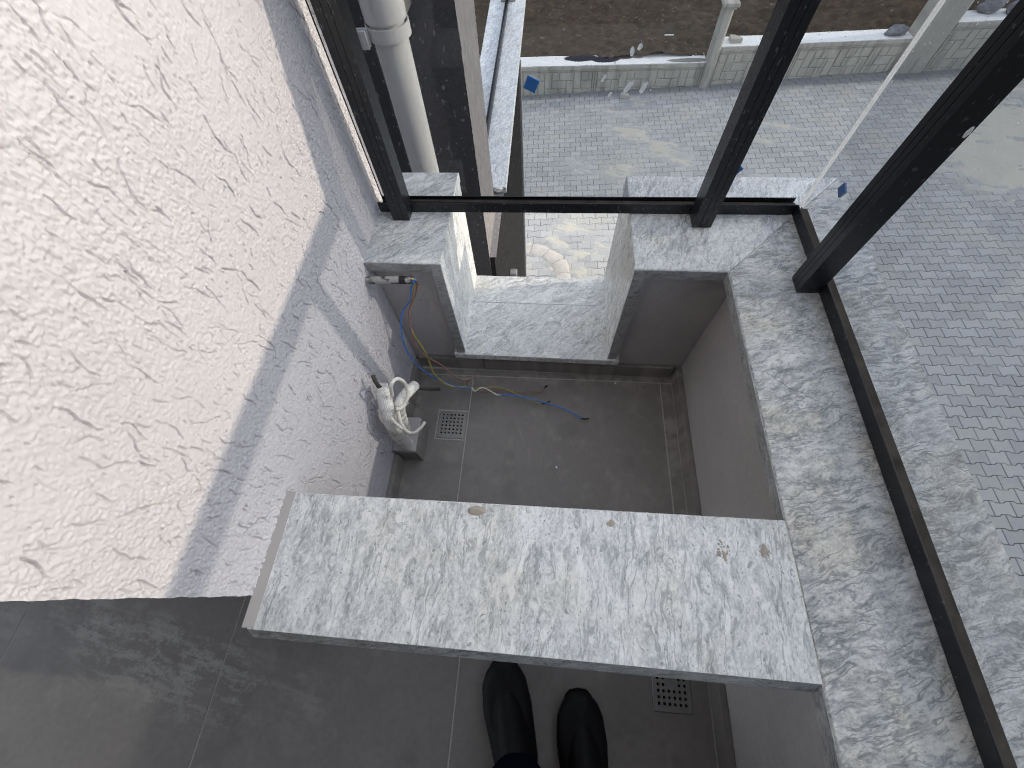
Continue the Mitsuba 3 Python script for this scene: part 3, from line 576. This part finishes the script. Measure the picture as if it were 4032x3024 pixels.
single('junction_box', box(-.32, -.258, 2.36, 2.42, -1.33, -1.27, .006), 'mat_rock', 'small grey box fixed to the dark wall below the slot', 'junction box')
dp = thing('downpipe', 'grey plastic downpipe clamped to the dark wall behind the glass', 'downpipe')
px, py = -.526, 1.53
part(dp, 'pipe', trimesh.creation.cylinder(.055, segment=((px, py, -3.5), (px, py, .80)), sections=48), 'mat_pvc', smooth=40)
part(dp, 'socket', trimesh.util.concatenate([trimesh.creation.cylinder(.0655, segment=((px, py, .757), (px, py, .98)), sections=48), trimesh.creation.cylinder(.055, segment=((px, py, .9), (px, py, 2.9)), sections=48)]), 'mat_pvc', smooth=40)
clamp = tm((m3.Manifold.cylinder(.036, .0685, .0685, 48) - m3.Manifold.cylinder(.05, .0645, .0645, 48).translate([0, 0, -.005])).translate([px, py, .712])) 
ck = part(dp, 'clamp', cat(clamp, box(px - .12, px - .05, py - .075, py - .066, .704, .752, .002), box(px - .12, px - .05, py - .058, py - .05, .704, .752, .002)), 'mat_pvc')
part(ck, 'bolt', trimesh.creation.cylinder(.006, segment=((px - .1, py - .083, .728), (px - .1, py - .044, .728)), sections=12), 'mat_plate')
part(ck, 'wall_bracket', box(px - .03, px + .03, py + .066, 1.75, .712, .744, .002), 'mat_plate')

# ---------------------------------------------------------------- paved yard
pv = thing('paving', 'grey interlocking bone shaped pavers of the yard', kind='structure')
xs, ys = np.linspace(-6, 14, 120), np.linspace(-4, 9.35, 90)
X, Y = np.meshgrid(xs, ys, indexing='ij')
scene[pv] = mikit.ply(trimesh.Trimesh(np.stack([X, Y, G(X, Y) - .017], -1).reshape(-1, 3), grid(120, 90), process=False), 'mat_joint')
gap = .0046
half = [(-.1, .5), (-.062, .5), (-.040, -.5), (.040, -.5), (.062, .5), (.1, .5)]
wav = .019
top = [(x, PW / 2 + wav * k) for x, k in half]; bot = [(-x, -y) for x, y in top]
OUT = np.array(bot + top)[:, :]
OUT = np.array([(-.1, -PW / 2 - wav * .5), (-.062, -PW / 2 - wav * .5), (-.04, -PW / 2 + wav * .5), (.04, -PW / 2 + wav * .5), (.062, -PW / 2 - wav * .5), (.1, -PW / 2 - wav * .5),
                (.1, PW / 2 + wav * .5), (.062, PW / 2 + wav * .5), (.04, PW / 2 - wav * .5), (-.04, PW / 2 - wav * .5), (-.062, PW / 2 + wav * .5), (-.1, PW / 2 + wav * .5)])
def inset(d):
    o = OUT.copy(); o[:, 0] -= np.sign(o[:, 0]) * np.where(np.abs(o[:, 0]) > .09, d, 0); o[:, 1] -= np.sign(o[:, 1]) * d
    return o
O1, O2 = inset(gap / 2 + .001), inset(gap / 2 + .0045)
CAPF = [[0, 1, 11], [1, 10, 11], [1, 2, 10], [2, 9, 10], [2, 3, 9], [3, 8, 9], [3, 4, 8], [4, 7, 8], [4, 5, 7], [5, 6, 7]]
PF = [[a + 24, b + 24, c + 24] for a, b, c in CAPF]
for r_ in (0, 12):
    for i in range(12):
        j = (i + 1) % 12; PF += [[r_ + i, r_ + j, r_ + 12 + j], [r_ + i, r_ + 12 + j, r_ + 12 + i]]
PF = np.array(PF)
items, prg = [], np.random.default_rng(3)
for row in range(-86, 16):
    for col in range(-34, 68):
        u = (col + .5 - .5 * (row % 2)) * PL
        c = P0 + E1 * u + E2 * row * PW
        x, y = c
        if y > 9.5 or y < -2.6 or x < -2.5 or x > 12.2: continue
        if -2.5 < x < .62 and y < .95: continue
        if x < -.36 and y < 4.0: continue
        items.append((x, y))
items = np.array(items)
def visible(x, y):
    z = float(G(x, y)); h = CAM[2] - z; s = .76 / h; X, Y = x * s, y * s
    if not (X > .79 or Y > 1.075):
        s2 = 1.185 / h
        if not (-.26 < x * s2 < .2 and y * s2 > 1.07): return 0
    if x / y < -.07 and y > 0: return 0
    d = np.array([x, y, -h]); f = np.array(FWD); up = np.array(UP); f /= np.linalg.norm(f); r = np.cross(f, up); r /= np.linalg.norm(r); up = np.cross(r, f)
    zc = d @ f
    if zc <= 0: return 0
    if abs(d @ r / zc) > 1.272 or abs(d @ up / zc) > .954: return 0
    return 1 / zc ** 2
score = np.array([visible(x, y) for x, y in items])
order = np.argsort(-score, kind='stable')
def paver_mesh(x, y):
    dz = .0015 * (prg.random() - .5) * 2; tx, ty = .012 * (prg.random(2) - .5); rot = .006 * (prg.random() - .5)
    c, s = math.cos(TH + rot), math.sin(TH + rot); P = []
    for o, z in ((O1, -.02), (O1, -.0035), (O2, 0)):
        q = np.c_[o[:, 0] * c - o[:, 1] * s + x, o[:, 0] * s + o[:, 1] * c + y]
        P.append(np.c_[q, G(q[:, 0], q[:, 1]) + z + dz + tx * o[:, 0] + ty * o[:, 1]])
    return np.vstack(P)
rest = []
for n_, i in enumerate(order):
    v = paver_mesh(*items[i])
    if n_ < 300: part(pv, 'paver', trimesh.Trimesh(v, PF, process=False), 'mat_paver')
    else: rest.append(v)
V = np.vstack(rest); F = np.vstack([PF + 36 * i for i in range(len(rest))])
part(pv, 'paver_field', trimesh.Trimesh(V, F, process=False), 'mat_paver', kind='stuff')
# drifts of sand and cement dust over the joints
def sand_mask(X, Y):
    m = np.zeros_like(X)
    for x, y, rx, ry, a, k in ((1.55, 7.75, .42, .55, .5, 1), (1.4, 8.5, .35, .3, 0, .8), (2.0, 7.3, .5, .32, -.3, 1), (2.3, 6.95, .4, .25, -.4, .9), (1.25, 6.75, .4, .3, 0, .85), (4.1, 7.85, .5, .13, -.42, 1.05), (3.72, 7.42, .38, .1, -.38, 1), (3.0, 7.7, .35, .12, -.4, .55),
                             (2.95, 8.7, .4, .2, 0, .6), (4.6, 9.1, .4, .15, 0, .6), (3.4, 6.5, .5, .16, -.2, .7), (1.65, 8.85, .3, .3, 0, .9), (.3, 5.35, .4, .25, -.5, .95), (.75, 5.0, .35, .2, -.4, .9), (.85, 4.7, .35, .15, -.3, .8), (.5, 4.75, .22, .2, 0, .9), (.1, 5.1, .35, .16, -.3, .85), (.1, 4.5, .5, .35, -.7, .8), (.5, 4.35, .2, .4, 0, .9), (.2, 4.95, .45, .16, -.55, 1.0),
                             (.2, 5.75, .3, .22, -.3, .7), (.55, 6.85, .4, .3, -.3, .75), (1.1, 6.6, .45, .22, -.35, .8), (7.2, 6.75, 1.1, 1.0, .2, 1.3), (7.9, 7.6, 1.2, .8, 0, 1.3), (6.7, 6.1, .5, .4, 0, .8), (8.2, 8.6, 1.4, .6, 0, .7), (.6, 8.2, .3, .16, 0, .5), (2.9, 8.4, .5, .2, 0, .5), (5.6, 8.3, .8, .4, -.2, .45), (6.0, 7.2, .5, .4, 0, .4), (5.25, 2.9, .3, .2, 0, .3)):
        c, s = math.cos(a), math.sin(a); u = ((X - x) * c + (Y - y) * s) / rx; w = (-(X - x) * s + (Y - y) * c) / ry
        m = np.maximum(m, k * np.exp(-(u * u + w * w) * .9))
    return m
xs, ys = np.arange(-.6, 10, .02), np.arange(1.2, 9.3, .02)
X, Y = np.meshgrid(xs, ys, indexing='ij')
q = np.stack([X, Y, X * 0], -1)
rot = np.stack([X * .93 - Y * .37, X * .37 + Y * .93, X * 0], -1)
M = .92 * sand_mask(X, Y) + .8 * (meshkit.fbm(rot * [2.2, 7, 1], 4, 5) - .5) + .9 * (meshkit.fbm(rot * [9, 26, 1], 3, 6) - .5)
Z = G(X, Y) - .014 + .0162 * np.clip((M - .15) / .75, 0, 1) + .0022 * (meshkit.fbm(q * 40, 2, 8) - .5)
f = grid(len(xs), len(ys)); keep = (M.ravel()[f] > .14).any(1)
single('sand', trimesh.Trimesh(np.stack([X, Y, Z], -1).reshape(-1, 3), f[keep], process=True), 'mat_sand', 'drifts of pale yellowish sand over the pavers', kind='stuff', smooth=True)
# stone ring
rg = thing('stone_ring', 'broken curved ring of pinkish rounded edging stones on the pavers', 'stone edging')
for i, a in enumerate(np.arange(-40, 150, 24)):
    a0, a1 = math.radians(a + .3), math.radians(a + 23.6); P = []
    for t in np.linspace(a0, a1, 7):
        e = 1 - .12 * abs(2 * (t - a0) / (a1 - a0) - 1) ** 6
        for s in range(12):
            ph = math.pi * s / 11; r = .615 - .13 * e * math.cos(ph); x, y = -.38 + r * math.cos(t), 4.25 + r * math.sin(t)
            P.append([x, y, float(G(x, y)) - .02 + .040 * e * math.sin(ph) ** .6])
    P = np.array(P); P += .03 * (meshkit.fbm(P * 14 + i * 7, 3, 5)[:, None] - .5) * np.array([1, 1, .9])
    fa = grid(7, 12); fc = [[0, s + 1, s] for s in range(1, 11)] + [[72, 72 + s, 72 + s + 1] for s in range(1, 11)]
    part(rg, 'edging_stone', trimesh.Trimesh(P, np.vstack([fa, fc]), process=False), 'mat_ring', smooth=50)
single('loose_block', prism([(1.315, 9.0), (1.468, 8.955), (1.49, 9.035), (1.338, 9.08)], float(G(1.4, 9.0)), float(G(1.4, 9.0)) + .075, .004), 'mat_conc', 'loose grey concrete block on the pavers at the foot of the boundary wall', 'block')

# ---------------------------------------------------------------- boundary wall with herringbone relief panels
def boundary(label, A, B, zt, panel_joints, depth=.36, phase=0, ztc=.0):
    k = thing('boundary_wall', label, 'wall')
    A, B = np.array(A), np.array(B); L = np.linalg.norm(B - A); e = (B - A) / L; nrm = np.array([e[1], -e[0]])      # nrm towards the house
    def loc(m):      # local x along, y depth (towards the house negative), z up
        M = np.eye(4); M[:3, 0] = [*e, 0]; M[:3, 1] = [*(-nrm), 0]; M[:3, 3] = [*A, 0]; return m.apply_transform(M)
    gz = float(min(G(*A), G(*B))) - .1
    part(k, 'panel', loc(box(0, L, .03, .09, gz, zt - .05)), 'mat_conc')
    part(k, 'backing', loc(box(0, L, .09, depth - .02, gz, zt - .03)), 'mat_conc')
    part(k, 'top_band', loc(cat(box(0, L, -.002, .09, zt - .085, zt - .012, .008), box(0, L, .012, .05, zt - .112, zt - .085, .006))), 'mat_conc')
    c = loc(box(-.005, L + .005, .004, depth, zt - .012, zt, .003)).subdivide_to_size(.05); v = np.array(c.vertices)
    v[:, 2] += .012 * (meshkit.fbm(v * [5, 8, 1], 3, 3) - .5); v[:, 1] += .016 * (meshkit.fbm(v * [14, 0, 3], 3, 9) - .5)
    part(k, 'cap', trimesh.Trimesh(v, c.faces, process=False), 'mat_cap', 'white painted cap', smooth=30)
    m, gp = .1475, .013; js = [0.0] + panel_joints + [L]
    for a, b in zip(js[:-1], js[1:]):
        part(k, 'panel_edge', loc(cat(box(a + .004, a + .04, .008, .032, gz, zt - .115, .006), box(b - .04, b - .004, .008, .032, gz, zt - .115, .006))), 'mat_conc')
        z0 = zt - .128; nc, nr = int(math.ceil((b - a) / m)) + 2, 6; done = set()
        for r in range(-1, nr):
            for c_ in range(-4, nc + 4):
                t = (c_ + r + phase) % 4
                if t == 1: u0, u1, w0, w1 = c_ * m, (c_ + 2) * m, r * m, (r + 1) * m
                elif t == 3: u0, u1, w0, w1 = c_ * m, (c_ + 1) * m, r * m, (r + 2) * m
                else: continue
                x0, x1 = max(a + .05, a + .05 + u0 + gp / 2), min(b - .05, a + .05 + u1 - gp / 2); y0, y1 = max(0, w0 + gp / 2), min(5 * m, w1 - gp / 2)
                if x1 - x0 < .03 or y1 - y0 < .03 or z0 - y0 < gz + .1: continue
                part(k, 'relief_block', loc(box(x0, x1, .014, .032, max(gz, z0 - y1), z0 - y0, .006)), 'mat_conc')
    return k
boundary('lowest stretch of boundary wall with black stains on its white cap', (-3.6, 9.265), (2.90, 9.312), -2.945, [1.39, 2.89, 4.39], .37, 0)
boundary('middle stretch of boundary wall with a clean bluish white cap', (3.06, 9.312), (6.50, 9.475), -2.70, [1.48], .37, 2)
boundary('highest stretch of boundary wall with two rough stones on its cap', (7.02, 9.385), (11.5, 9.65), -2.45, [1.5, 3.0], .40, 1)
def pillar(label, x0, x1, y0, y1, zt, cap=True):
    k = thing('boundary_pillar', label, 'pillar')
    part(k, 'shaft', prism([(x0 + .025, y0), (x1 - .04, y0), (x1, y0 + .04), (x1, y1), (x0, y1), (x0, y0 + .025)], -3.6, zt, .004), 'mat_conc')
    if cap:
        part(k, 'cap', cat(prism([(x0 - .02, y0 - .02), (x1 + .02, y0 - .02), (x1 + .02, y1 + .02), (x0 - .02, y1 + .02)], zt, zt + .04, .006), prism([(x0 - .05, y0 - .05), (x1 + .05, y0 - .05), (x1 + .05, y1 + .05), (x0 - .05, y1 + .05)], zt + .04, zt + .1, .01)), 'mat_conc')
    return k
pillar('slim grey concrete pillar with a flared head between two wall heights', 2.895, 3.065, 9.22, 9.45, -2.12)
pillar('wide weathered concrete pillar seen through the right glass', 6.50, 7.02, 9.37, 9.75, -1.5)
for lab, c, r, s in (('grey stone lying on the middle wall cap beside the wide pillar', (6.22, 9.62, -2.645), (.18, .1, .075), 3), ('larger rough grey stone on the highest wall cap next to the pillar', (7.62, 9.75, -2.36), (.19, .13, .13), 8), ('smaller rough grey stone on the highest wall cap', (8.0, 9.66, -2.39), (.14, .1, .1), 12)):
    single('loose_stone', blob(c, r, s, .55, 3, 1.3), 'mat_rock', lab, 'stone')
def_l = prism([(3.25, 9.42), (3.46, 9.43), (3.46, 9.5), (3.36, 9.5), (3.33, 9.6), (3.25, 9.6)], -2.70, -2.63, .004)
single('loose_paver', def_l, 'mat_conc', 'broken paver piece lying on the wall cap beside the slim pillar', 'paver')

# ---------------------------------------------------------------- soil bank behind the wall
xs, ys = np.r_[np.arange(-6, 16, .045)], np.r_[np.arange(9.55, 16, .035)]
X, Y = np.meshgrid(xs, ys, indexing='ij'); q = np.stack([X, Y, X * 0], -1)
Z = -3.02 + .05 * np.clip(X, -5, 10) * .6 + .06 * (Y - 9.5) + .10 * (meshkit.fbm(q * [.9, 2.2, 1], 4, 2) - .5) * 2 + .06 * (meshkit.fbm(q * [4, 9, 1], 5, 7) - .5) * 2 + .045 * (meshkit.fbm(q * [13, 22, 1], 3, 17) - .5) * 2
so = thing('soil', 'bank of dark brown bare soil beyond the boundary wall', kind='structure')
scene[so] = mikit.ply(trimesh.Trimesh(np.stack([X, Y, Z], -1).reshape(-1, 3), grid(len(xs), len(ys)), process=False), 'mat_soil', smooth=True)
far = [(-150, -150), (150, -150), (150, 150), (-150, 150)]
scene['ground'] = mikit.ply(trimesh.Trimesh([(x, y, -3.75) for x, y in far], [[0, 1, 2], [0, 2, 3]], process=False), 'mat_soil')
labels['ground'] = {'label': 'bare brown ground stretching to the horizon', 'kind': 'structure'}
def soilz(x, y): return float(-3.02 + .03 * x + .06 * (y - 9.5))
for lab, x, y, r in (('white stick lying on the soil behind the lowest wall', 2.15, 10.1, 0),):
    single('white_stick', tube([(x, y, soilz(x, y) + .1), (x + .17, y - .03, soilz(x, y) + .11)], .012, 8, 1), 'mat_white', lab, 'stick')
for i, (lab, x, y, a) in enumerate((('pale scrap lying far back on the soil, left of the pair', 1.98, 11.85, .07), ('pale scrap lying far back on the soil, right of the pair', 2.14, 11.7, .06), ('small pale scrap far back on the soil', 1.68, 11.95, .045))):
    single('litter_scrap', blob((x, y, soilz(x, y) + .07), (a, a * .5, .03), 80 + i, .6, 2, 2), 'mat_white', lab, 'litter')
single('soil_stone', blob((6.15, 11.7, soilz(6.15, 11.7) + .06), (.15, .09, .08), 91, .5, 2, 1.5), 'mat_rock', 'single pale rock on the soil behind the middle wall', 'stone')
single('sand_pile', trimesh.convex.convex_hull(np.array([(.556, .936, .561), (.62, .934, .561), (.6, .965, .561), (.575, .962, .561), (.583, .938, .583), (.595, .937, .577)])), 'mat_sand', 'small wedge of beige sand outside the glass near the corner', 'sand')
